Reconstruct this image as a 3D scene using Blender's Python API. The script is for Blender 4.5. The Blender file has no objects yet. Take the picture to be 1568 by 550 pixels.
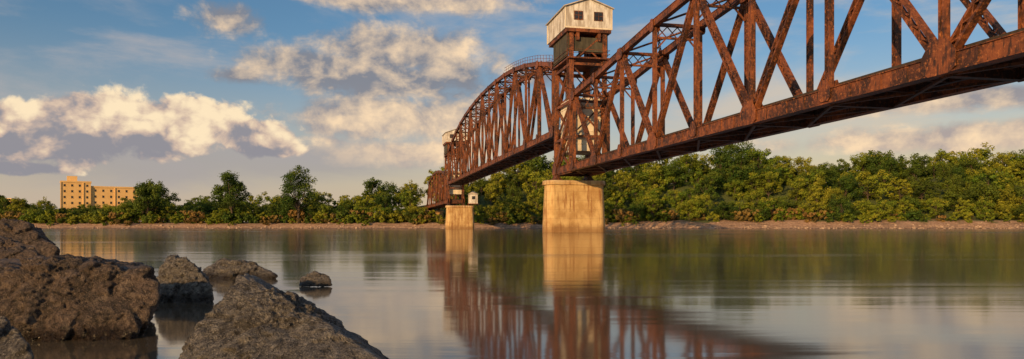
import bpy, bmesh, math, random
import numpy as np
from mathutils import Vector, Matrix, noise as mn
R=math.radians
scene=bpy.context.scene
FPX=1100.0; HZ=347.0; CH=0.8
def W(px,py,Y): return Vector(((px-784)/FPX*Y, Y, CH-(py-HZ)/FPX*Y))

# ---------------------------------------------------------------- helpers
def link(o,parent=None):
    scene.collection.objects.link(o)
    if parent: o.parent=parent
    return o
def empty(name,loc=(0,0,0),rotz=0):
    e=bpy.data.objects.new(name,None); e.location=loc; e.rotation_euler[2]=rotz
    e.empty_display_size=0.5
    return link(e)
class MB:
    def __init__(s): s.v=[]; s.f=[]; s.m=[]
    def box(s,p1,p2,side,w,h,mat=0):
        p1=Vector(p1);p2=Vector(p2);t=(p2-p1)
        if t.length<1e-6: return
        t.normalize(); side=Vector(side); side=(side-t*side.dot(t)).normalized(); u=side.cross(t)
        a=side*(w/2); b=u*(h/2); i=len(s.v)
        for p in (p1,p2):
            s.v+= [p-a-b,p+a-b,p+a+b,p-a+b]
        s.f+=[(i,i+3,i+2,i+1),(i+4,i+5,i+6,i+7),(i,i+1,i+5,i+4),(i+1,i+2,i+6,i+5),(i+2,i+3,i+7,i+6),(i+3,i,i+4,i+7)]
        s.m+=[mat]*6
    def aab(s,x0,x1,y0,y1,z0,z1,mat=0):
        s.box((x0,(y0+y1)/2,(z0+z1)/2),(x1,(y0+y1)/2,(z0+z1)/2),(0,1,0),y1-y0,z1-z0,mat)
    def laced(s,p1,p2,side,w,h,pitch=0.55,fl=0.13,bar=0.07,two=True):
        p1=Vector(p1);p2=Vector(p2);t=(p2-p1);L=t.length;t.normalize()
        side=Vector(side); side=(side-t*side.dot(t)).normalized(); u=side.cross(t)
        for sg in (-1,1):
            o=u*(sg*(h/2-fl/2)); s.box(p1+o,p2+o,side,w,fl)
        n=max(2,int(L/pitch)); hh=h/2-fl
        for sd in ((-1,1) if two else (-1,)):
            for k in range(n):
                a=p1+t*(L*k/n); b=p1+t*(L*(k+1)/n); sg=1 if k%2 else -1
                o=side*(sd*(w/2-0.03))
                s.box(a+u*hh*sg+o,b-u*hh*sg+o,side,0.02,bar)
    def poly(s,pts,ext,mat=0):
        pts=[Vector(p) for p in pts]; ext=Vector(ext); i=len(s.v);n=len(pts)
        s.v+=pts+[p+ext for p in pts]
        s.f.append(tuple(range(i,i+n))[::-1]); s.f.append(tuple(range(i+n,i+2*n)))
        for k in range(n): s.f.append((i+k,i+(k+1)%n,i+n+(k+1)%n,i+n+k))
        s.m+=[mat]*(n+2)
    def cyl(s,p1,p2,r1,r2=None,n=8,mat=0):
        r2=r1 if r2 is None else r2
        p1=Vector(p1);p2=Vector(p2);t=(p2-p1).normalized()
        a=t.orthogonal().normalized();b=t.cross(a);i=len(s.v)
        for p,r in((p1,r1),(p2,r2)):
            for k in range(n):
                an=2*math.pi*k/n; s.v.append(p+a*math.cos(an)*r+b*math.sin(an)*r)
        for k in range(n): s.f.append((i+k,i+(k+1)%n,i+n+(k+1)%n,i+n+k))
        s.f.append(tuple(range(i,i+n))[::-1]); s.f.append(tuple(range(i+n,i+2*n)))
        s.m+=[mat]*(n+2)
    def obj(s,name,mats,parent=None,bevel=0):
        me=bpy.data.meshes.new(name); me.from_pydata([tuple(v) for v in s.v],[],s.f)
        for m in mats: me.materials.append(m)
        if len(mats)>1: me.polygons.foreach_set('material_index',s.m)
        me.update()
        bm=bmesh.new();bm.from_mesh(me);bmesh.ops.recalc_face_normals(bm,faces=bm.faces);bm.to_mesh(me);bm.free()
        o=bpy.data.objects.new(name,me); link(o,parent)
        if bevel:
            b=o.modifiers.new('b','BEVEL');b.width=bevel;b.segments=2
        return o

# ---------------------------------------------------------------- node helpers
class NT:
    def __init__(s,tree): s.t=tree; s.n=tree.nodes; s.l=tree.links
    def new(s,typ,**k):
        n=s.n.new(typ)
        for a,b in k.items(): setattr(n,a,b)
        return n
    def put(s,sock,v):
        if isinstance(v,bpy.types.NodeSocket): s.l.new(v,sock)
        elif v is not None:
            if isinstance(v,(tuple,list)) and len(v)==3 and sock.type=='RGBA': v=tuple(v)+(1,)
            sock.default_value=v
    def m(s,op,a,b=None,c=None,clamp=False):
        n=s.new('ShaderNodeMath',operation=op,use_clamp=clamp)
        s.put(n.inputs[0],a); s.put(n.inputs[1],b)
        if c is not None: s.put(n.inputs[2],c)
        return n.outputs[0]
    def vm(s,op,a,b=None):
        n=s.new('ShaderNodeVectorMath',operation=op); s.put(n.inputs[0],a); s.put(n.inputs[1],b); return n.outputs[0]
    def mix(s,f,a,b,blend='MIX'):
        n=s.new('ShaderNodeMix',data_type='RGBA',blend_type=blend); 
        s.put(n.inputs[0],f); s.put(n.inputs[6],a); s.put(n.inputs[7],b); return n.outputs[2]
    def noise(s,vec,scale,detail=6,rough=.55,dist=0):
        n=s.new('ShaderNodeTexNoise'); s.put(n.inputs['Vector'],vec)
        n.inputs['Scale'].default_value=scale;n.inputs['Detail'].default_value=detail
        n.inputs['Roughness'].default_value=rough;n.inputs['Distortion'].default_value=dist
        return n.outputs[0]
    def ss(s,v,lo,hi,a=0.,b=1.):
        n=s.new('ShaderNodeMapRange',interpolation_type='SMOOTHSTEP')
        s.put(n.inputs[0],v)
        for i,x in enumerate((lo,hi,a,b)): s.put(n.inputs[i+1],x)
        return n.outputs[0]
    def comb(s,x,y,z):
        n=s.new('ShaderNodeCombineXYZ')
        for i,v in enumerate((x,y,z)): s.put(n.inputs[i],v)
        return n.outputs[0]
    def sep(s,v):
        n=s.new('ShaderNodeSeparateXYZ'); s.put(n.inputs[0],v); return n.outputs
    def scale(s,v,sc):
        n=s.new('ShaderNodeVectorMath',operation='MULTIPLY'); s.put(n.inputs[0],v); n.inputs[1].default_value=sc; return n.outputs[0]
def mat(name):
    m=bpy.data.materials.new(name); m.use_nodes=True; t=NT(m.node_tree)
    p=m.node_tree.nodes['Principled BSDF']; return m,t,p
def bump(t,p,h,strength=.5,dist=.05):
    b=t.new('ShaderNodeBump'); b.inputs['Strength'].default_value=strength; b.inputs['Distance'].default_value=dist
    t.put(b.inputs['Height'],h); t.l.new(b.outputs[0],p.inputs['Normal'])

# ---------------------------------------------------------------- materials
def rust_mat(name,dark=1.0):
    m,t,p=mat(name); co=t.new('ShaderNodeTexCoord').outputs['Object']
    a=t.noise(co,.55,7,.72); b=t.noise(co,5,5,.7); c=t.noise(t.scale(co,(3,3,.5)),2,4,.6)
    col=t.mix(t.ss(a,.40,.60),(.040*dark,.017*dark,.011*dark),(.21*dark,.066*dark,.024*dark))
    col=t.mix(t.ss(b,.5,.70,0,.85),col,(.42*dark,.15*dark,.048*dark))
    col=t.mix(t.ss(c,.52,.66,0,.85),col,(.022*dark,.015*dark,.013*dark))
    t.put(p.inputs['Base Color'],col); p.inputs['Roughness'].default_value=.6
    p.inputs['Specular IOR Level'].default_value=.4
    bump(t,p,b,.5,.03); return m
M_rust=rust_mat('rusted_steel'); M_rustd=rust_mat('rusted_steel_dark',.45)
def conc_mat():
    m,t,p=mat('weathered_concrete'); co=t.new('ShaderNodeTexCoord').outputs['Object']
    a=t.noise(co,.5,6,.6); st=t.noise(t.scale(co,(1.6,1.6,.12)),1.5,5,.65); f=t.noise(co,7,5,.7)
    col=t.mix(t.ss(a,.35,.65),(.40,.24,.09),(.60,.42,.19))
    col=t.mix(t.ss(st,.48,.64,0,.85),col,(.24,.095,.028))
    col=t.mix(t.ss(f,.5,.8,0,.5),col,(.66,.5,.27))
    z=t.sep(co)[2]
    zz=t.m('ADD',z,t.m('MULTIPLY',t.m('SUBTRACT',a,.5),1.6))
    col=t.mix(t.ss(zz,.3,1.6,.7,0),col,(.20,.10,.038))
    col=t.mix(t.ss(zz,6.6,7.6,0,.35),col,(.5,.44,.36))
    pl=t.m('ABSOLUTE',t.m('SUBTRACT',t.m('FRACT',t.m('MULTIPLY',z,.78)),.5))
    col=t.mix(t.ss(pl,.0,.03,.35,0),col,(.14,.09,.055))
    t.put(p.inputs['Base Color'],col); p.inputs['Roughness'].default_value=.9
    bump(t,p,t.m('ADD',a,f),.6,.12); return m
M_conc=conc_mat()
def simple(name,c1,c2,sc=2,rough=.8,bs=.3,bd=.02,detail=5,stretch=(1,1,1)):
    m,t,p=mat(name); co=t.new('ShaderNodeTexCoord').outputs['Object']
    n=t.noise(t.scale(co,stretch),sc,detail,.65)
    t.put(p.inputs['Base Color'],t.mix(t.ss(n,.35,.68),c1,c2)); p.inputs['Roughness'].default_value=rough
    bump(t,p,n,bs,bd); return m
M_white=simple('weathered_white_siding',(.36,.32,.28),(.76,.76,.74),1.3,.7,.2,.02,8,(1,1,.3))
M_cw=simple('counterweight_concrete',(.50,.44,.34),(.78,.72,.60),.8,.85,.3,.03,6,(1,1,.3))
M_roof=simple('metal_roof',(.36,.32,.27),(.55,.5,.43),1.5,.6)
M_glass=simple('dark_window',(.02,.022,.025),(.035,.035,.04),1,.2,0,0)
M_tie=simple('creosote_timber',(.025,.018,.013),(.06,.04,.028),3,.9)
M_rope=simple('steel_rope',(.04,.035,.03),(.07,.06,.05),3,.6)
M_bark=simple('bark',(.05,.035,.025),(.12,.09,.065),3,.9,.5,.05)
M_bldg=simple('tan_stucco',(.72,.46,.18),(.80,.53,.23),.2,.9)
M_dark=simple('weathered_timber_cladding',(.035,.032,.022),(.085,.075,.05),1.2,.85,.4,.03,6,(1,1,.3))

def leaf_mat(name,cA,cB,cC):
    m,t,p=mat(name); 
    oi=t.new('ShaderNodeObjectInfo').outputs['Random']; g=t.new('ShaderNodeNewGeometry')
    n2=t.noise(g.outputs['Position'],.035,1,.5)
    at=t.new('ShaderNodeAttribute',attribute_name='tint').outputs['Fac']
    col=t.mix(oi,cA,cB)
    col=t.mix(t.ss(n2,.46,.66,0,.6),col,cC)
    col=t.mix(t.ss(at,.0,.62,.85,0),col,(.010,.024,.005))  # low tint paints shade into the leaf colour, next mix paints lit clumps
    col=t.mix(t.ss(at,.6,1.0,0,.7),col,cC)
    rnd=g.outputs['Random Per Island']
    col=t.mix(t.m('MULTIPLY',rnd,.25),col,cC)
    t.put(p.inputs['Base Color'],col); p.inputs['Roughness'].default_value=.65
    p.inputs['Specular IOR Level'].default_value=.2
    tr=t.new('ShaderNodeBsdfTranslucent'); t.put(tr.inputs[0],t.mix(.5,col,(.13,.17,.018)))
    mx=t.new('ShaderNodeMixShader'); mx.inputs[0].default_value=.22
    t.l.new(p.outputs[0],mx.inputs[1]); t.l.new(tr.outputs[0],mx.inputs[2])
    out=[x for x in m.node_tree.nodes if x.type=='OUTPUT_MATERIAL'][0]; t.l.new(mx.outputs[0],out.inputs[0])
    return m
M_leaf=leaf_mat('spring_foliage',(.065,.16,.015),(.23,.28,.022),(.30,.28,.026))
M_leafd=leaf_mat('dark_foliage',(.028,.08,.012),(.075,.135,.016),(.13,.16,.018))
M_twig=leaf_mat('dry_foliage',(.28,.16,.055),(.30,.21,.07),(.24,.17,.04))

# ---------------------------------------------------------------- sun + world
SUN_EL=R(12); sx,sy=-.53,-.85
sd=Vector((sx,sy,0)).normalized()*math.cos(SUN_EL)+Vector((0,0,math.sin(SUN_EL)))
L=bpy.data.lights.new('sun','SUN'); L.energy=5.0; L.angle=R(.5); L.color=(1,.59,.24)
lo=link(bpy.data.objects.new('sun',L)); lo.rotation_euler=sd.to_track_quat('Z','Y').to_euler(); lo.location=(-40,-100,60)

w=bpy.data.worlds.new('World'); scene.world=w; w.use_nodes=True
t=NT(w.node_tree); bg=w.node_tree.nodes['Background']
sky=t.new('ShaderNodeTexSky',sky_type='NISHITA'); sky.sun_disc=False
sky.sun_elevation=SUN_EL; sky.sun_rotation=math.atan2(sd.x,sd.y)%(2*math.pi)
sky.air_density=1.0; sky.dust_density=1.5; sky.ozone_density=1.2
g=t.new('ShaderNodeTexCoord').outputs['Generated']; gx,gy,gz=t.sep(g)
az=t.m('ARCTAN2',gx,gy); el=t.m('ARCSINE',gz)
def ang(px,py):
    x=(px-784)/FPX; z=(HZ-py)/FPX
    return math.atan(x), math.atan(z/math.sqrt(1+x*x))
P=t.comb(az,t.m('MULTIPLY',el,1.5),0.3)
Q=t.comb(az,t.m('MULTIPLY',el,1.25),0.9)
skyc=t.mix(1.0,sky.outputs[0],(.068,.096,.118),'MULTIPLY')
hz=t.m('POWER',t.ss(el,-.02,.29,1,0),1.35)
hazecol=t.mix(t.ss(az,-.5,.6),(.64,.49,.37),(.90,.59,.27))
col=t.mix(t.m('MULTIPLY',hz,.88),skyc,hazecol)
def field(blobs):
    tot=None
    for (px,py,rx,ry) in blobs:
        a0,e0=ang(px,py); n=t.new('ShaderNodeVectorMath',operation='MULTIPLY_ADD')
        ra=rx/FPX; re=ry/FPX
        t.l.new(AE,n.inputs[0]); n.inputs[1].default_value=(1/ra,1/re,0); n.inputs[2].default_value=(-a0/ra,-e0/re,0)
        ln=t.new('ShaderNodeVectorMath',operation='LENGTH'); t.l.new(n.outputs[0],ln.inputs[0])
        tot=ln.outputs['Value'] if tot is None else t.m('SMOOTH_MIN',tot,ln.outputs['Value'],.25)
    return t.m('SUBTRACT',1.0,tot)
AE=t.comb(az,el,0)
n0=t.noise(t.vm('ADD',t.scale(P,(1,2.6,1)),(3.1,1.7,0)),3.2,7,.6,.4)
thin=t.m('MULTIPLY',t.ss(n0,.44,.70,0,.7),t.ss(el,.0,.12))
col=t.mix(thin,col,t.mix(t.ss(az,-.3,.5),(.48,.44,.43),(.72,.57,.41)))
nA=t.noise(Q,14,8,.6,.2); nA2=t.noise(t.vm('ADD',Q,(.008,-.024,0)),14,6,.56,.2)
dif=t.m('SUBTRACT',nA,nA2)
def billow(sc,det): return t.m('ABSOLUTE',t.m('SUBTRACT',t.m('MULTIPLY',t.noise(t.vm('ADD',Q,(.37,.11,0)),sc,det,.5,.25),2.0),1.0))
b1=billow(15,2); b2=billow(34,3)
bil=t.m('ADD',b1,t.m('MULTIPLY',b2,.6))
B=[(345,28,60,34),(362,115,60,18),(470,98,130,30),(610,78,160,42),(590,125,230,32),(700,115,90,48),(600,185,200,46),(660,235,160,30),(620,-5,230,26),(830,110,80,26),(1490,150,180,20),(1400,215,280,22)]
fb=field(B)
db=t.m('ADD',t.m('MULTIPLY',fb,.95),t.m('ADD',t.m('MULTIPLY',t.m('SUBTRACT',nA,.5),2.2),t.m('MULTIPLY',t.m('SUBTRACT',n0,.5),1.3)))
mb=t.ss(db,-.12,.58,0,.93)
lowc=t.ss(el,.08,.20,1,0)
shb=t.m('ADD',t.m('ADD',.28,t.m('MULTIPLY',lowc,.25)),t.m('ADD',t.m('MULTIPLY',dif,3.4),t.m('MULTIPLY',t.m('SUBTRACT',n0,.5),1.9)),None,True)
cb=t.mix(shb,t.mix(lowc,(.235,.24,.275),(.45,.37,.345)),(.98,.72,.46))
col=t.mix(mb,col,cb)
fa2=field([(190,240,400,52),(450,250,220,42)]); da2=t.m('ADD',fa2,t.m('MULTIPLY',t.m('SUBTRACT',n0,.5),1.8))
col=t.mix(t.ss(da2,.0,.8,0,.6),col,(.36,.33,.335))
A=[(150,180,95,46),(95,212,90,34),(290,187,95,44),(220,210,160,38),(380,208,80,32),(25,183,62,30),(5,225,80,26),(20,258,70,13),(418,228,60,18)]
fa=field(A)
da=t.m('ADD',fa,t.m('ADD',t.m('MULTIPLY',t.m('SUBTRACT',nA,.5),1.8),t.m('MULTIPLY',t.m('SUBTRACT',bil,.3),.55)))
ma=t.ss(da,.0,.28,0,.98)
top=t.ss(el,ang(200,256)[1],ang(200,160)[1],0,1)
lit=t.m('ADD',t.m('MULTIPLY',dif,2.8),t.m('ADD',t.m('MULTIPLY',top,.64),t.m('MULTIPLY',t.m('SUBTRACT',bil,.30),1.35)))
lit=t.m('ADD',t.m('ADD',lit,.08),t.m('MULTIPLY',t.m('SUBTRACT',.45,da),.30),None,True)
ca=t.mix(t.ss(lit,.0,.5),(.29,.28,.31),(.64,.48,.38))
ca=t.mix(t.ss(lit,.30,.92),ca,(1.0,.80,.53))
col=t.mix(ma,col,ca)
col=t.mix(t.ss(el,-.03,-.005,1,0),col,(.12,.11,.09))
t.put(bg.inputs[0],col); bg.inputs[1].default_value=1.0

# ---------------------------------------------------------------- camera
cam=bpy.data.cameras.new('camera'); co=link(bpy.data.objects.new('camera',cam)); scene.camera=co
co.location=(0,0,CH); co.rotation_euler=(R(90),0,0)
cam.lens=36*FPX/1568; cam.sensor_width=36; cam.shift_y=(HZ-275)/1568; cam.clip_start=.05; cam.clip_end=8000
scene.view_settings.view_transform='Standard'; scene.view_settings.look='None'; scene.view_settings.exposure=0

# ---------------------------------------------------------------- terrain
SIL=[(-400,300),(0,300),(60,304),(90,314),(150,316),(200,308),(225,290),(250,302),(290,308),(320,298),(345,296),(400,314),(430,302),(500,302),(520,300),(560,288),(620,280),(660,272),(740,260),(790,246),(830,234),(870,236),(920,250),(960,242),(1000,238),(1050,232),(1085,246),(1120,222),(1170,230),(1250,244),(1330,236),(1400,232),(1470,226),(1568,232),(2000,240)]
SX=[a for a,b in SIL]; SY=[b for a,b in SIL]
def sil(x,y):
    px=784+FPX*x/max(y,1); return CH+(HZ-float(np.interp(px,SX,SY)))*y/FPX
def Yb(x): return float(np.interp(x,[-900,-300,-60,0,80,300,900],[380,325,282,272,262,240,200]))+3*math.sin(x*.045)+2*math.sin(x*.13+1)
def smooth(a,b,v):
    v=min(1,max(0,(v-a)/(b-a))); return v*v*(3-2*v)
def Hb(x):
    y=Yb(x)+75; s=sum(sil(x+d,y) for d in(-20,-10,0,10,20))/5
    return max(3.0,s-13.5)
def terr(x,y):
    d=y-Yb(x); r=smooth(20,80,x); bw=10+4*r; bh=2.2+1.1*r
    z=-2.0+2.0*smooth(-8,0,d)+ (bh*smooth(-.5,bw,d))
    if d>bw: z+= (Hb(x)-bh)*smooth(bw,66,d)
    if d>110: z-= (Hb(x)-3.0)*.5*smooth(110,500,d)
    if d>-2: z+=.35*mn.noise(Vector((x*.12,y*.12,0)))*smooth(-2,4,d)+ .3*mn.noise(Vector((x*.6,y*.6,3)))*smooth(-2,3,d)*(1-smooth(12,20,d))
    return z
xs=np.concatenate([np.linspace(-2500,-480,20),np.arange(-460,460,2.5),np.linspace(480,2500,20)])
ds=np.concatenate([np.arange(-8,16,1.0),np.arange(16,90,5),np.array([100,130,180,260,400,600,1000,1800,3000])])
vs=[];fs=[]
for x in xs:
    yb=Yb(x)
    for d in ds: vs.append((x,yb+d,terr(x,yb+d)))
nd=len(ds)
for i in range(len(xs)-1):
    for j in range(nd-1):
        a=i*nd+j; fs.append((a,a+nd,a+nd+1,a+1))
me=bpy.data.meshes.new('ground'); me.from_pydata(vs,[],fs); me.shade_smooth()
m,t,p=mat('riverbank_earth'); g=t.new('ShaderNodeNewGeometry'); pos=g.outputs['Position']; pz=t.sep(pos)[2]
a=t.noise(pos,.12,5,.6); b=t.noise(pos,1.2,6,.7); c=t.noise(t.scale(pos,(.3,1,3)),.6,5,.65)
col=t.mix(t.ss(b,.35,.65),(.29,.165,.10),(.50,.33,.22))
col=t.mix(t.ss(c,.50,.62,0,.7),col,(.14,.09,.05))
gr=t.m('ADD',t.m('MULTIPLY',t.m('SUBTRACT',a,.5),6),pz)
col=t.mix(t.ss(gr,2.5,3.7),col,t.mix(t.ss(b,.4,.6),(.05,.08,.018),(.10,.12,.03)))
col=t.mix(t.ss(pz,.05,.35,.7,0),col,(.09,.055,.035))
t.put(p.inputs['Base Color'],col); p.inputs['Roughness'].default_value=.95
bump(t,p,b,.8,.4); me.materials.append(m); M_earth=m
link(bpy.data.objects.new('far_riverbank_ground',me))

vs=[];fs=[]
nx=np.linspace(-160,120,141); ny=np.concatenate([np.linspace(-200,-20,19),np.linspace(-18,0,19),np.linspace(1,60,60),np.linspace(62,160,20)])
def nearz(x,y):
    s=max(y+1.5 if x>-6 else -1e9, y*.72+x+3.5) if x<0 else y+1.5
    h=-s
    z=-1.2+1.2*smooth(-3,0,h)+ .10*min(max(h,0),10)
    return z+(.15*mn.noise(Vector((x*.5,y*.5,0))) if h>-1 else 0)
for x in nx:
    for y in ny: vs.append((x,y,nearz(x,y)))
q=len(ny)
for i in range(len(nx)-1):
    for j in range(q-1):
        a=i*q+j; fs.append((a,a+q,a+q+1,a+1))
me=bpy.data.meshes.new('near_bank'); me.from_pydata(vs,[],fs); me.shade_smooth(); me.materials.append(M_earth)
link(bpy.data.objects.new('near_riverbank_ground',me))

# ---------------------------------------------------------------- water
me=bpy.data.meshes.new('river_water'); me.from_pydata([(-3000,-300,0),(3000,-300,0),(3000,420,0),(-3000,420,0)],[],[(0,1,2,3)])
m,t,p=mat('river_water'); pos=t.new('ShaderNodeNewGeometry').outputs['Position']
a=t.noise(t.scale(pos,(.05,.30,1)),1.0,2,.5,.5); b=t.noise(t.scale(pos,(.30,1.4,1)),1.0,3,.5,.5); c=t.noise(t.scale(pos,(.010,.06,1)),1.0,5,.65,.8)
d=t.noise(t.scale(pos,(.03,.9,1)),1.0,3,.5,.6)
t.put(p.inputs['Base Color'],(.09,.072,.048)); p.inputs['IOR'].default_value=2.9
t.put(p.inputs['Roughness'],t.m('ADD',.075,t.m('ADD',t.ss(c,.52,.68,0,.09),t.ss(d,.55,.7,0,.03))))
h=t.m('ADD',t.m('MULTIPLY',a,.05),t.m('ADD',t.m('MULTIPLY',b,.011),t.m('MULTIPLY',d,.018)))
bb=t.new('ShaderNodeBump'); bb.inputs['Strength'].default_value=.21; bb.inputs['Distance'].default_value=1.0
t.put(bb.inputs['Height'],h); t.l.new(bb.outputs[0],p.inputs['Normal'])
me.materials.append(m); link(bpy.data.objects.new('river_water',me))

# ---------------------------------------------------------------- bridge
ROT=math.atan2(.2107,.9776); CW=4.7; HX=CW/2
C=Vector((6.37+.9776*HX,103+.2107*HX,0))
bridge=empty('railroad_lift_bridge',C,ROT)
SX1=(1,0,0)
def gusset(mb,x,y,z,w,h,out):
    pts=[(x,y-w/2,z-h*.35),(x,y-w*.3,z-h/2),(x,y+w*.3,z-h/2),(x,y+w/2,z-h*.35),(x,y+w/2,z+h*.1),(x,y+w*.25,z+h/2),(x,y-w*.25,z+h/2),(x,y-w/2,z+h*.1)]
    mb.poly(pts,(out*.035,0,0))
def truss_span(name,y0,sg,Lp,n,zb,depth,vert_ends=False,det=1.0):
    mb=MB(); md=MB()
    Y=lambda k:y0+sg*Lp*k
    pitch=.5/det; 
    for s in(-1,1):
        x=s*HX
        mb.box((x,Y(0)-sg*.5,zb),(x,Y(n)+sg*.5,zb),SX1,.50,.80)
        mb.box((x,Y(0)-sg*.5,zb+.43),(x,Y(n)+sg*.5,zb+.43),SX1,.66,.05)
        mb.box((x,Y(0)-sg*.5,zb-.43),(x,Y(n)+sg*.5,zb-.43),SX1,.66,.05)
        for k in range(n):
            for f in (.25,.5,.75):
                for e in(-1,1): mb.box((x+e*.27,Y(k+f),zb-.39),(x+e*.27,Y(k+f),zb+.39),SX1,.05,.14 if f!=.5 else .7)
        tk=range(0,n) if vert_ends else range(1,n-1)
        for k in tk:
            a=Vector((x,Y(k),zb+depth[k]));b=Vector((x,Y(k+1),zb+depth[k+1]))
            mb.box(a,b,SX1,.50+.008*(k%2),.62)
            u=Vector((0,0,.33)); mb.box(a+u,b+u,SX1,.62+.008*(k%2),.04)
        if not vert_ends:
            for k0,k1 in((0,1),(n,n-1)):
                mb.box((x,Y(k0),zb),(x,Y(k1),zb+depth[k1]),SX1,.52,.66)
        for k in range(0,n+1):
            yk=Y(k)
            if 0<k<n or vert_ends:
                mb.laced((x,yk,zb+.46),(x,yk,zb+depth[k]-.33),SX1,.36,.42 if k%2 else .38,pitch,.12)
            if k<n:
                if k%2==0: p1=(x,Y(k),zb+.1);p2=(x,Y(k+1),zb+depth[k+1]-.1)
                else: p1=(x,Y(k),zb+depth[k]-.1);p2=(x,Y(k+1),zb+.1)
                if vert_ends or 0<k<n-1: mb.laced(p1,p2,SX1,.42+.01*(k%2),.58,pitch,.14,.08)
            big=(k%2==0)
            for e in(-1,1):
                xx=x+e*.335
                gusset(mb,xx,yk,zb+.35,(2.1 if big else 1.1),(1.7 if big else 1.3),e)
                if 0<k<n or vert_ends: gusset(mb,xx,yk,zb+depth[k]-.15,(1.8 if not big else .9),1.2,e)
    for k in range(n+1):
        md.box((-HX+.26,Y(k),zb-.05),(HX-.26,Y(k),zb-.05),(0,1,0),.32,.95)
        md.box((-HX+.26,Y(k),zb-.54),(HX-.26,Y(k),zb-.54),(0,1,0),.46,.04)
        if k<n:
            for a,b in((-1,1),(1,-1)):
                md.box((a*HX*.9,Y(k),zb-.46-.02*a),(b*HX*.9,Y(k+1),zb-.46-.02*a),(1,0,0),.2,.14)
            for q in(.33,.66):
                md.box((-.8,Y(k+q),zb+.12),(.8,Y(k+q),zb+.12),(0,1,0),.12,.5)
    for x in(-.85,.85): md.box((x,Y(0),zb+.16),(x,Y(n),zb+.16),SX1,.3,.62)
    ks=list(range(0,n+1)) if vert_ends else list(range(1,n))
    for k in ks:
        z=zb+depth[k]
        mb.laced((-HX+.2,Y(k),z-.05),(HX-.2,Y(k),z-.05),(0,0,1),.3,.36,.5,.09)
        zl=z-(1.7 if k in(ks[0],ks[-1]) else 1.3)
        mb.box((-HX+.2,Y(k),zl),(HX-.2,Y(k),zl),(0,1,0),.2,.2)
        nq=4
        for q in range(nq):
            xa=-HX+.25+(CW-.5)*q/nq; xb=-HX+.25+(CW-.5)*(q+1)/nq
            mb.box((xa,Y(k)-.03,zl),(xb,Y(k)-.03,z-.2),(0,1,0),.04,.1); mb.box((xa,Y(k)+.03,z-.2),(xb,Y(k)+.03,zl),(0,1,0),.04,.1)
        for s in(-1,1):
            mb.box((s*(HX-.2),Y(k)+.01,zl-1.1),(s*(HX-1.2),Y(k)+.01,zl),(0,1,0),.12,.14)
        if k+1 in ks:
            z2=zb+depth[k+1]
            mb.laced((-HX+.2,Y(k),z+.02),(HX-.2,Y(k+1),z2+.02),(0,0,1),.12,.26,.5,.07,.05)
            mb.laced((HX-.2,Y(k),z-.16),(-HX+.2,Y(k+1),z2-.16),(0,0,1),.12,.26,.5,.07,.05)
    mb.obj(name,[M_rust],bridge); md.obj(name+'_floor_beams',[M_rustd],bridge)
    mt=MB(); Lt=abs(Lp*n); c=int(Lt/.62)
    for i in range(c):
        y=Y(0)+sg*(i+.5)*.62; mt.box((-1.75,y,zb+.58),(1.75,y,zb+.58),(0,1,0),.26,.22)
    for x in(-.74,.74): mt.box((x,Y(0),zb+.77),(x,Y(n),zb+.77),SX1,.08,.16)
    for x in(-1.7,1.7): mt.box((x,Y(0),zb+.77),(x,Y(n),zb+.77),SX1,.2,.15)
    mt.obj(name+'_ties',[M_tie],bridge)
ZB=8.65
dep=[0,9.5,10.1,10.9,11.6,12.1,12.1,11.9,11.2,9.9,0]
truss_span('near_truss',0,-1,8.7,10,ZB,dep)
depl=[10.1,12.1,13.7,14.9,15.7,16.2,16.5,16.6,16.5,16.2,15.7,14.9,13.7,12.1,10.1]
LY0=1.6; truss_span('lift_truss',LY0,1,8.7,14,14.3,depl,True,.6)
YT2=LY0+8.7*14+1.6
truss_span('far_truss',YT2,1,8.7,8,ZB,[0,9.5,10.6,11.4,11.7,11.4,10.6,9.5,0],False,.5)

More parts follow.
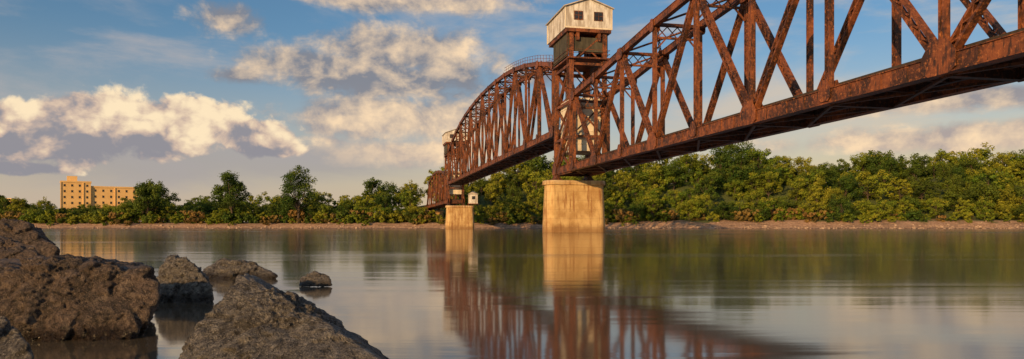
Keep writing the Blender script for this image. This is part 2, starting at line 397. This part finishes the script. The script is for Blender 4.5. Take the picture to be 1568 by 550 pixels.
def tower(name,y0,sg,full=True):
    mb=MB(); D=7.2; yb=y0+sg*D; zs=[8.2,12.9,17.6,22.6,26.9]
    for s in(-1,1):
        x=s*(HX-.02)
        mb.laced((x,y0,7.6),(x,y0,26.9),SX1,.60,.62,.6,.2,.09)
        mb.laced((x,yb,ZB+.4),(x,yb,26.9),SX1,.56,.5,.6,.17,.09)
        for i,z in enumerate(zs):
            mb.box((x,y0,z),(x,yb,z),SX1,.30,.36)
            if i<4:
                z2=zs[i+1]
                mb.laced((x-.03,y0,z),(x-.03,yb,z2),SX1,.2,.34,.6,.1,.05,False)
                mb.laced((x+.05,yb,z),(x+.05,y0,z2),SX1,.2,.34,.6,.1,.05,False)
    for yy in(y0,yb):
        for i,z in enumerate(zs):
            if i==0 and yy==yb: continue
            mb.box((-HX,yy,z),(HX,yy,z),(0,1,0),.28,.34)
            if i<4 and i>0:
                z2=zs[i+1]
                mb.box((-HX,yy-.05,z),(HX,yy-.05,z2),(0,1,0),.08,.2); mb.box((HX,yy+.05,z),(-HX,yy+.05,z2),(0,1,0),.08,.2)
    mb.aab(-3.1,3.1,min(y0-sg*1.4,yb+sg*.6),max(y0-sg*1.4,yb+sg*.6),26.75,27.2)
    for x in(-1.5,1.5): mb.box((x,y0-sg*1.2,26.2),(x,yb+sg*.4,26.2),SX1,.4,1.1)
    mb.aab(-2.9,2.9,min(y0,yb)-.7,max(y0,yb)+.5,23.2,23.4)
    mk=MB()
    for x in (-2.75,2.75): mk.box((x,y0,25.2),(x,yb,25.2),SX1,.10,3.0)
    mk.box((-2.69,yb,25.2),(2.69,yb,25.2),(0,1,0),.12,1.9)
    mk.obj(name+'_sheave_cladding',[M_dark],bridge)
    ym,yM=min(y0,yb)-.7,max(y0,yb)+.5
    for z in(23.9,24.4):
        for x in(-2.88,2.88): mb.box((x,ym,z),(x,yM,z),SX1,.05,.05)
        for y in(ym,yM): mb.box((-2.88,y,z),(2.88,y,z),(0,1,0),.05,.05)
    for x in(-HX-.55,-HX-.1): mb.box((x,yb,ZB),(x,yb,26.7),SX1,.05,.05)
    for i in range(45): mb.box((-HX-.55,yb,ZB+.4*i),(-HX-.1,yb,ZB+.4*i),(0,1,0),.03,.03)
    for x in(-1.9,1.9):
        yc=y0+sg*1.6; zc=25.1
        mb.cyl((x-.18,yc,zc),(x+.18,yc,zc),1.55,None,28); mb.cyl((x-.3,yc,zc),(x+.3,yc,zc),.35,None,14)
    mb.obj(name+'_steelwork',[M_rust],bridge)
    mr=MB()
    for x in(-1.9,-1.75,1.75,1.9):
        for yy,zz in((y0+sg*.05,15.0),(y0+sg*3.1,18.0)): mr.cyl((x,yy,zz),(x,yy,25.1),.035,None,6)
    mr.obj(name+'_ropes',[M_rope],bridge)
    mc=MB(); ya,yc=sorted((y0+sg*1.1,y0+sg*6.6))
    mc.aab(-2.0,2.0,ya,yc,11.0,18.2)
    for z in (11.9,13.6,15.3,17.0): mc.aab(-2.07,2.07,ya-.07,yc+.07,z,z+.16)
    mc.obj(name+'_counterweight',[M_cw],bridge,.05)
    mh=MB(); ha,hc=sorted((y0-sg*1.6,y0+sg*7.6)); hw=3.25; z0,z1,zr=27.25,30.05,31.2
    mh.poly([(-hw,ha,z0),(hw,ha,z0),(hw,ha,z1),(.0,ha,zr),(-hw,ha,z1)],(0,hc-ha,0),0)
    for s in(-1,1):
        mh.box((s*(hw+.25)/2,ha-.3,(z1+zr)/2+.06),(s*(hw+.25)/2,hc+.3,(z1+zr)/2+.06),Vector((s*(hw+.25),0,-(zr-z1+.09))),math.hypot(hw+.25,zr-z1+.09),.12,1)
    for yy,e in((ha,-1),(hc,1)):
        for xc in(-1.45,1.35):
            mh.aab(xc-.62,xc+.62,yy+e*.03-.05,yy+e*.03+.05,28.35,29.55,4)
            mh.aab(xc-.5,xc+.5,yy+e*.08-.04,yy+e*.08+.04,28.47,29.43,2)
            mh.aab(xc-.03,xc+.03,yy+e*.12-.03,yy+e*.12+.03,28.47,29.43,4)
            mh.aab(xc-.5,xc+.5,yy+e*.125-.03,yy+e*.125+.03,28.92,28.98,4)
        for xx in(-hw,hw): mh.aab(xx-.08,xx+.08,yy-.06,yy+.06,z0,z1-.02,3)
        mh.aab(-hw-.05,hw+.05,yy-.085,yy+.085,z0-.02,z0+.18,3)
        for i in range(9):
            xx=-hw+.72*(i+.5)
            mh.aab(xx-.015,xx+.015,yy-.018,yy+.018,z0+.2,z1-.0+ (zr-z1)*(1-abs(xx)/hw)-.1,1)
    for s in(-1,1):
        x=s*hw
        n=9
        for i in range(1,n):
            yy=ha+(hc-ha)*i/n; mh.aab(x-.018,x+.018,yy-.015,yy+.015,z0+.2,z1-.05,1)
    mh.obj(name+'_machinery_house',[M_white,M_roof,M_glass,M_cw,M_rust],bridge)
tower('near_tower',0.0,-1); tower('far_tower',YT2,1)

def pier(name,y,xc=0,hl=4.35,th=3.4,ztop=7.35):
    mb=MB()
    def ring(hl,th,z):
        pts=[];r=th/2
        for s,a0 in((1,-90),(-1,90)):
            for k in range(13):
                a=R(a0+180*k/12); pts.append((xc+s*(hl-r*.55)+math.cos(a)*r*.55,y+math.sin(a)*r,z))
        return pts
    lv=[(hl+.25,th+.5,-3),(hl+.22,th+.45,.5),(hl-.05,th,ztop-.95),(hl-.05,th,ztop-.65),(hl+.22,th+.45,ztop-.62),(hl+.22,th+.45,ztop-.08),(hl+.14,th+.3,ztop)]
    n=26
    sub=[]
    for i in range(len(lv)-1):
        a,b=lv[i],lv[i+1]; c=8 if i==1 else 1
        for j in range(c): sub.append(tuple(a[q]+(b[q]-a[q])*j/c for q in range(3)))
    sub.append(lv[-1])
    for i,(h_,t_,z_) in enumerate(sub):
        pr=ring(h_,t_,z_)
        for q in pr:
            nz=.07*mn.noise(Vector((q[0]*.9,q[1]*.9,q[2]*.9))) ; mb.v.append(Vector((q[0]*(1+nz*.05),q[1]+nz,q[2])))
    for i in range(len(sub)-1):
        for k in range(n):
            a=i*n+k;b=i*n+(k+1)%n; mb.f.append((a,b,b+n,a+n)); mb.m.append(0)
    e=(len(sub)-1)*n; mb.f.append(tuple(range(e,e+n))); mb.m.append(0)
    mb.obj(name,[M_conc],bridge)
    mp=MB()
    for s in(-1,1):
        for dy in (-.75,.75):
            mp.aab(s*HX-.5,s*HX+.5,y+dy-.4,y+dy+.4,ztop-.01,ztop+.3); mp.poly([(s*HX-.35,y+dy-.3,ztop+.3),(s*HX+.35,y+dy-.3,ztop+.3),(s*HX+.2,y+dy-.3,ztop+.82),(s*HX-.2,y+dy-.3,ztop+.82)],(0,.6,0))
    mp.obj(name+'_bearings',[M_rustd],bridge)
pier('near_pier',0,.25); pier('far_pier',YT2,1.3); pier('shore_pier',-87.3,0); pier('far_shore_pier',YT2+8.7*8+.4)
for nm,ya,yb_ in(('near_approach_girder',-125,-87.7),('far_approach_girder',YT2+70,YT2+130)):
    mb=MB()
    for x in(-1.5,1.5): mb.box((x,ya,ZB),(x,yb_,ZB),SX1,.4,1.4)
    mb.aab(-2,2,ya,yb_,ZB+.72,ZB+.9); mb.obj(nm,[M_rust],bridge)
mb=MB(); cx=5.3; cy=YT2-1
mb.poly([(cx-1.3,cy-1.2,8.0),(cx+1.3,cy-1.2,8.0),(cx+1.3,cy-1.2,10.9),(cx-1.3,cy-1.2,10.9)],(0,2.4,0),0)
mb.poly([(cx-1.6,cy-1.5,10.9),(cx+1.6,cy-1.5,10.9),(cx,cy-1.5,11.9)],(0,3.0,0),1)
mb.aab(cx-.5,cx+.5,cy-1.26,cy-1.16,9.3,10.3,2); mb.aab(cx-1.6,cx+1.6,cy-1.4,cy+1.4,7.8,8.0,3); mb.box((cx-1.4,cy,7.8),(3.6,cy,6.2),(0,1,0),.2,.2,3)
mb.obj('operator_cabin',[M_white,M_roof,M_glass,M_rust],bridge)
mb=MB()
for s in (-1,1):
    for k in range(4):
        a=Vector((s*(HX+.15),LY0+8.7*k,14.3+depl[k]+.35));b=Vector((s*(HX+.15),LY0+8.7*(k+1),14.3+depl[k+1]+.35))
        for h in(.5,1.0): mb.box(a+Vector((0,0,h)),b+Vector((0,0,h)),SX1,.05,.05)
        for j in range(5):
            q=a.lerp(b,j/5); mb.box(q,q+Vector((0,0,1)),SX1,.05,.05)
mb.obj('top_chord_handrail',[M_rust],bridge)

# ---------------------------------------------------------------- buildings
def building(name,corner,d1,l1,l2,h,base,floors,mod,roofbox=True):
    e=empty(name,(corner[0],corner[1],base),math.atan2(d1[1],d1[0]))
    mb=MB()
    mb.aab(0,l1,0,l2,0,h,0); mb.aab(-.3,l1+.3,-.3,l2+.3,h,h+.9,0)
    fh=h/floors
    n=int(l1/mod)
    for f in range(floors):
        z=f*fh+fh*.32
        for i in range(n):
            x=(i+.5)*l1/n
            mb.aab(x-.5,x+.5,-.06,.05,z,z+fh*.38,1); mb.aab(x-.7,x+.7,-.14,0.02,z-.16,z-.01,0)
        nn=max(1,int(l2/mod))
        for i in range(nn):
            y=(i+.5)*l2/nn; mb.aab(-.06,.05,y-.6,y+.6,z,z+fh*.42,1)
    for i in range(0,n+1,3):
        x=i*l1/n; mb.aab(x-.25,x+.25,-.35,0.03,0,h,0)
    if roofbox: mb.aab(3,8,3,8,h+.9,h+3.8,0)
    mb.obj('walls',[M_bldg,M_glass],e)
b0=W(93,0,400)
dd=Vector((.84,.54,0)).normalized()
building('apartment_building',(b0.x,b0.y),dd,14.5,13,23,2.5,7,3.4)
c2=b0+dd*14.8+Vector((-.54,.84,0))*1.0
building('apartment_building',(c2.x,c2.y),dd,23.5,12,20.5,2.5,6,3.4,False)
b3=W(-22,0,420); building('apartment_building',(b3.x,b3.y),(1,.1),14,12,14,2.5,4,3.2,False)

# ---------------------------------------------------------------- trees
def tree_mesh(name,seed,H,cw,leaf,low=.22,ncl=55,per=60,ls=.42,trunk=True):
    rnd=random.Random(seed); mb=MB()
    ctr=[]
    zc0=H*low; 
    lobes=[]
    nl=rnd.randint(8,12)
    for i in range(nl):
        f=(i+rnd.random())/nl; z=zc0+(H-zc0)*(.10+.82*f)
        rr=cw*.5*math.sqrt(max(.08,1-((f-.42)/.80)**2))
        a=i*2.4+rnd.uniform(-.5,.5); q=rnd.uniform(.45,.9)*rr
        lobes.append((Vector((math.cos(a)*q,math.sin(a)*q,min(z,H-cw*.16))),rnd.uniform(.14,.24)*cw,rnd.random()))
    lobes.append((Vector((rnd.uniform(-.8,.8),0,H-cw*.2)),cw*.2,.8))
    lobes.append((Vector((0,0,zc0+(H-zc0)*.45)),cw*.3,.1))
    for i in range(ncl):
        l,r,tn=lobes[i%len(lobes)]
        while 1:
            v=Vector((rnd.uniform(-1,1),rnd.uniform(-1,1),rnd.uniform(-1,1)))
            if .3<v.length<1: break
        c=l+v*r*.95; c.z=max(c.z,H*low*.7+.3); ctr.append((c,rnd.uniform(.07,.13)*cw,min(1,max(0,tn*.6+.2+.35*v.z+rnd.uniform(-.15,.15)))))  # random clump tone plus painted shading: lobe tops lighter, undersides darker
    if trunk:
        prev=Vector((0,0,-.6)); r=.026*H; segs=5
        for i in range(segs):
            nx=Vector((prev.x+rnd.uniform(-.25,.25),prev.y+rnd.uniform(-.25,.25),H*.75*(i+1)/segs)); r2=r*.78
            mb.cyl(prev,nx,r,r2,6,0); prev=nx; r=r2
            if i>=1:
                for q in range(2):
                    l=rnd.choice(lobes)[0]; mid=nx.lerp(l,.5)+Vector((0,0,.4)); mb.cyl(nx,mid,r*.5,r*.3,4,0); mb.cyl(mid,l,r*.3,r*.12,4,0)
        for lb in lobes: mb.cyl(Vector((0,0,H*.25)),lb[0],.010*H,.004*H,4,0)
    tint=[0.5]*len(mb.f)
    for c,r,tn in ctr:
        for j in range(per):
            v=Vector((rnd.gauss(0,1),rnd.gauss(0,1),rnd.gauss(0,1))).normalized()
            p=c+Vector((v.x,v.y,v.z*.8))*r*rnd.uniform(.5,1.2)
            nn=(v+Vector((rnd.gauss(0,1),rnd.gauss(0,1),rnd.gauss(0,1)))*.30+Vector((0,0,.2))).normalized()
            a=nn.orthogonal().normalized(); a.rotate(Matrix.Rotation(rnd.uniform(0,6.28),3,nn)); b=nn.cross(a)
            s=ls*rnd.uniform(.6,1.25); i=len(mb.v)
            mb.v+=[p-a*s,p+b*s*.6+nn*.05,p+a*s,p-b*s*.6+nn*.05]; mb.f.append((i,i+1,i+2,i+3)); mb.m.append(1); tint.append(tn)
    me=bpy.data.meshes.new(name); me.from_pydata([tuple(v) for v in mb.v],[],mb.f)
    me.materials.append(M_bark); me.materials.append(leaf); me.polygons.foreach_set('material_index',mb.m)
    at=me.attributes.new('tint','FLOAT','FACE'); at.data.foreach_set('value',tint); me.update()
    return me
T=[]
for i,(H,cw,lf,low) in enumerate([(14,12,M_leaf,.14),(13,13,M_leaf,.1),(15,10,M_leafd,.15),(12,11.5,M_leaf,.08),(14,14,M_leafd,.15),(13,9,M_leaf,.1),(15,13,M_leaf,.2),(16,8.5,M_leaf,.12),(12,13,M_leafd,.08),(15,11,M_leafd,.1)]):
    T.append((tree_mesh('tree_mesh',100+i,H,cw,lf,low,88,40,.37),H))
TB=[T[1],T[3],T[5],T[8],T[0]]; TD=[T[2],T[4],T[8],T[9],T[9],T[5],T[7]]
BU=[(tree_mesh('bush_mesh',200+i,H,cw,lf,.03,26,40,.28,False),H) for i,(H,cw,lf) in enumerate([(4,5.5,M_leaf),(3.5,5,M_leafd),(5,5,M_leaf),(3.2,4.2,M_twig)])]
grp=empty('riverbank_trees')
rnd=random.Random(11)
def inst(me,x,y,z,s,sxy=None,parent=grp,name='tree'):
    o=bpy.data.objects.new(name,me); o.location=(x,y,z); sxy=sxy or s
    o.scale=(sxy,sxy,s); o.rotation_euler[2]=rnd.uniform(0,6.28); link(o,parent); return o
cnt=0
for row,(d,step) in enumerate([(15,6),(24,8),(35,9),(47,9),(59,9),(72,10)]):
    x=-330.
    while x<330:
        x+=step*rnd.uniform(.6,1.45); xx=x
        y=Yb(xx)+d+rnd.uniform(-4,4)
        if abs(xx/y)>.86: continue
        lx=(Vector((xx,y,0))-C); lb=lx.x*.9776+lx.y*.2107
        if abs(lb)<6.5 and d<70: continue
        z=terr(xx,y); tg=sil(xx,y)
        pool=(TB if row<2 else T) if rnd.random()<(.85 if xx>-30 else .3) else TD  # left trees mostly take dark foliage: their shade is put into leaf colour
        me,H=rnd.choice(pool)
        if row==5: h=(tg-z)*rnd.choice([.68,.8,.9,1.0,1.08,1.2,1.32] if xx>-30 else [.6,.75,.9,1.0,1.15,1.35])
        elif row==4: h=(tg-z)*rnd.uniform(.65,1.08)
        else:
            h=rnd.uniform(8.0,15)
            if row==0: h=rnd.uniform(4.0,10)
            if row==1: h=rnd.uniform(5.5,13)
            h=min(h,(tg-z)*rnd.uniform(.7,1.04))
        h=max(h,4.0)
        s=h/H; inst(me,xx,y,z-.4,s,s*rnd.uniform(.85,1.25) if h>8 else s*1.3); cnt+=1
grp2=empty('riverbank_shrubs')
x=-330.
while x<330:
    x+=rnd.uniform(.6,2.4); d=rnd.choice([6,8,9,10,11,12,13,14,15]); y=Yb(x)+d+rnd.uniform(-1.5,1)
    if abs(x/y)>.86: continue
    if x>50 and d<12: 
        if rnd.random()<.75: continue
    me,H=rnd.choice(BU); h=rnd.uniform(1.5,4.8)*(1.25 if x<60 else 1.0)*(1 if d>8 else .6)
    inst(me,x,y,terr(x,y)-.2,h/H,None,grp2,'shrub')
# dense undergrowth along the crest of the bluff
x=-20.
while x<330:
    x+=rnd.uniform(2.2,3.6); y=Yb(x)+82+rnd.uniform(-3,3)
    if abs(x/y)>.86: continue
    me,H=BU[rnd.choice([0,1,1,2])]; h=rnd.uniform(6.5,9)
    inst(me,x,y,terr(x,y)-.8,h/H,h/H*.85,grp2,'shrub')
for px,top,Y_,cwf,sd_,mm in((355,264,274,14,31,M_leafd),(456,257,272,17,38,M_leafd),(226,281,290,12,35,M_leafd),(1122,217,330,20,36,M_leafd)):
    x=(px-784)/FPX*Y_
    if px<1000: Y_=Yb(x)+12; x=(px-784)/FPX*Y_
    zg=terr(x,Y_); H=CH+(HZ-top)*Y_/FPX-zg
    me=tree_mesh('big_tree',sd_,H,cwf,mm,.2,170,46,.34)
    o=inst(me,x,Y_,zg,1,None,None,'deciduous_tree')

mb=MB(); rs=random.Random(3)
for i in range(1800):
    x=rs.uniform(-240,240); d=abs(rs.gauss(0,3.5))-.3; y=Yb(x)+d; z=terr(x,y); s=rs.uniform(.15,.55)*(1.4 if rs.random()<.1 else 1)
    if x<20 and rs.random()<.5: continue
    i0=len(mb.v); 
    tmp=[]
    for k in range(6):
        a=k*1.047+rs.uniform(-.3,.3); tmp.append(Vector((x+math.cos(a)*s*rs.uniform(.7,1.3),y+math.sin(a)*s*.8,z-.15)))
    for k in range(6):
        v=tmp[k]; c=Vector((x,y,z)); tmp.append(c+(v-c)*.6+Vector((0,0,s*rs.uniform(.5,.9))))
    mb.v+=tmp
    for k in range(6): mb.f.append((i0+k,i0+(k+1)%6,i0+6+(k+1)%6,i0+6+k)); mb.m.append(0)
    mb.f.append(tuple(range(i0+6,i0+12))); mb.m.append(0)
M_st=simple('bank_stone',(.18,.12,.085),(.42,.31,.23),.4,.9)
mb.obj('bank_stones',[M_st])

# ---------------------------------------------------------------- boulders
def rock_mat(name,c1,c2,c3):
    m,t,p=mat(name); pos=t.new('ShaderNodeNewGeometry').outputs['Position']; pz=t.sep(pos)[2]
    a=t.noise(pos,4.0,6,.65,.3); b=t.noise(pos,26,6,.75); s=t.noise(pos,110,3,.7); cr=t.noise(t.scale(pos,(1,1,2.4)),2.6,5,.6,1.4)
    l=t.noise(pos,9,6,.7,.5)
    col=t.mix(t.ss(a,.38,.62),c1,c2)
    col=t.mix(t.ss(b,.48,.64,0,.9),col,c3)
    col=t.mix(t.ss(l,.54,.66,0,.65),col,(c3[0]*1.25,c3[1]*1.3,c3[2]*1.3))
    col=t.mix(t.ss(b,.36,.48,.95,0),col,(.022,.019,.017))
    col=t.mix(t.ss(s,.55,.68,0,.7),col,(c3[0]*1.9,c3[1]*1.9,c3[2]*1.9))
    crk=t.m('ABSOLUTE',t.m('SUBTRACT',cr,.5)); cm=t.ss(crk,.0,.012,1,0)
    col=t.mix(t.m('MULTIPLY',cm,.6),col,(.012,.010,.009))
    zz=t.m('ADD',pz,t.m('MULTIPLY',t.m('SUBTRACT',a,.5),.12))
    wet=t.ss(zz,.03,.14,1,0)
    col=t.mix(t.m('MULTIPLY',wet,.8),col,(.018,.012,.008))
    t.put(p.inputs['Base Color'],col); t.put(p.inputs['Roughness'],t.m('SUBTRACT',.6,t.m('MULTIPLY',wet,.35)))
    h=t.m('ADD',t.m('ADD',t.m('MULTIPLY',a,1.5),t.m('MULTIPLY',b,1.1)),t.m('ADD',t.m('MULTIPLY',l,1.1),t.m('SUBTRACT',t.m('MULTIPLY',s,.45),t.m('MULTIPLY',cm,.3))))
    bump(t,p,h,1.0,.075); return m
M_rock=rock_mat('granite_boulder',(.09,.082,.074),(.20,.185,.165),(.31,.285,.255))
M_rock2=rock_mat('reddish_boulder',(.062,.046,.037),(.15,.105,.08),(.24,.18,.14))
def boulder(pts,seed,mtl=None,sub=6,amp=.05,p=14,det=1.0):
    bm=bmesh.new()
    vsb=[bm.verts.new(q) for q in pts]; r=bmesh.ops.convex_hull(bm,input=vsb); bm.faces.ensure_lookup_table()
    bmesh.ops.recalc_face_normals(bm,faces=bm.faces)
    c=sum((Vector(q) for q in pts),Vector())/len(pts)
    pl=[]
    for f in bm.faces:
        f.normal_update(); n=f.normal.copy(); d=n.dot(f.calc_center_median()-c)
        if d<0: n=-n; d=-d
        pl.append((n.x,n.y,n.z,max(d,.02)))
    bm.free()
    pl=np.array(pl); size=float(np.mean([(Vector(q)-c).length for q in pts]))
    bm=bmesh.new(); bmesh.ops.create_icosphere(bm,subdivisions=sub,radius=1)
    off=Vector((seed*7.3,seed*3.1,seed*1.7))
    for v in bm.verts:
        dv=v.co.normalized()
        k=np.maximum(pl[:,:3]@np.array(dv)/pl[:,3],0); inv=float(np.sum(k**p)**(1/p))
        pnt=dv*(1/inv)
        q=pnt/size
        n1=mn.fractal(q*1.8+off,.9,2.1,5); n2=mn.fractal(q*9+off,.7,2.2,6); rg=1-abs(mn.noise(q*3.1+off*2))*2
        vd=mn.voronoi(q*2.4+off+Vector((n2,n1,n2))*.08)[0]; edge=min(1,(vd[1]-vd[0])*5)
        ds=size*amp*(n1*1.3+n2*.8*det+rg*.5+(edge-1)*1.0)
        v.co=pnt+dv*ds
    me=bpy.data.meshes.new('boulder'); bm.to_mesh(me); bm.free(); me.shade_smooth()
    for v in me.vertices: v.co+=c
    me.materials.append(mtl or M_rock); o=bpy.data.objects.new('boulder',me); return link(o)
boulder([W(-60,412,5.0),W(95,398,5.3),W(232,406,5.3),W(256,440,5.25),W(240,482,5.15),W(188,530,5.05),W(-20,545,4.9),W(-80,470,4.9),
         W(-60,400,6.3),W(100,394,6.6),W(215,402,6.5),W(225,470,6.4),W(-60,470,6.4)]+[W(188,560,5.3),W(-20,560,5.3)],1,M_rock2,7,.05,26)
boulder([W(366,415,3.5),W(340,448,3.35),W(300,505,3.15),W(255,575,2.9),W(330,640,2.6),W(520,650,2.55),W(650,590,2.8),W(525,505,3.3),W(440,452,3.5),
         W(395,426,4.0),W(480,470,4.1),W(610,565,3.9),W(320,560,3.9)],2,M_rock,7,.045,38)
boulder([W(270,386,7.9),W(298,402,7.7),W(325,438,7.6),W(328,470,7.5),W(240,472,7.5),W(240,425,7.7),W(250,400,8.2),W(318,430,8.4),W(245,455,8.4)],3,M_rock,6,.065,24)
boulder([W(345,396,11.3),W(385,402,11.2),W(424,420,11),W(420,430,11),W(305,430,11),W(310,415,11.2),W(330,404,12),W(410,415,12.2)],4,M_rock,6,.07,24)
boulder([W(482,415,9.7),W(506,424,9.6),W(510,440,9.5),W(456,440,9.5),W(460,426,9.7),W(490,420,10),W(470,424,10.1)],5,M_rock,5,.06,20)
boulder([W(-90,352,12),W(20,340,12.3),W(45,342,12.2),W(92,385,12),W(92,400,12),W(-80,415,11.5),W(0,345,14),W(70,365,14)],6,M_rock2,6,.055,24)
boulder([W(-100,372,9),W(8,364,9.3),W(50,376,9.2),W(68,395,9),W(60,425,8.8),W(-80,430,8.6),W(0,370,10.2),W(50,390,10)],7,M_rock2,6,.055,24)
boulder([W(-80,480,3.4),W(-5,488,3.3),W(25,505,3.2),W(52,545,3.1),W(50,620,2.9),W(-100,620,2.9),W(-20,500,3.9),W(30,560,3.9)],8,M_rock,6,.055,24)
for i,(x,y,s) in enumerate([(-6.8,6.0,.45),(-9.5,10,.7),(-4.2,1.6,.4),(-13,14,.9),(-2.5,-1.2,.4),(2.5,-2.2,.5),(-8.6,8.0,.4)]):
    rr=random.Random(i+50); pts=[Vector((x+rr.uniform(-1,1)*s,y+rr.uniform(-1,1)*s,rr.uniform(-.3,.6)*s)) for _ in range(14)]
    boulder(pts,20+i,M_rock if i%2 else M_rock2,5,.05)
print('trees',cnt)
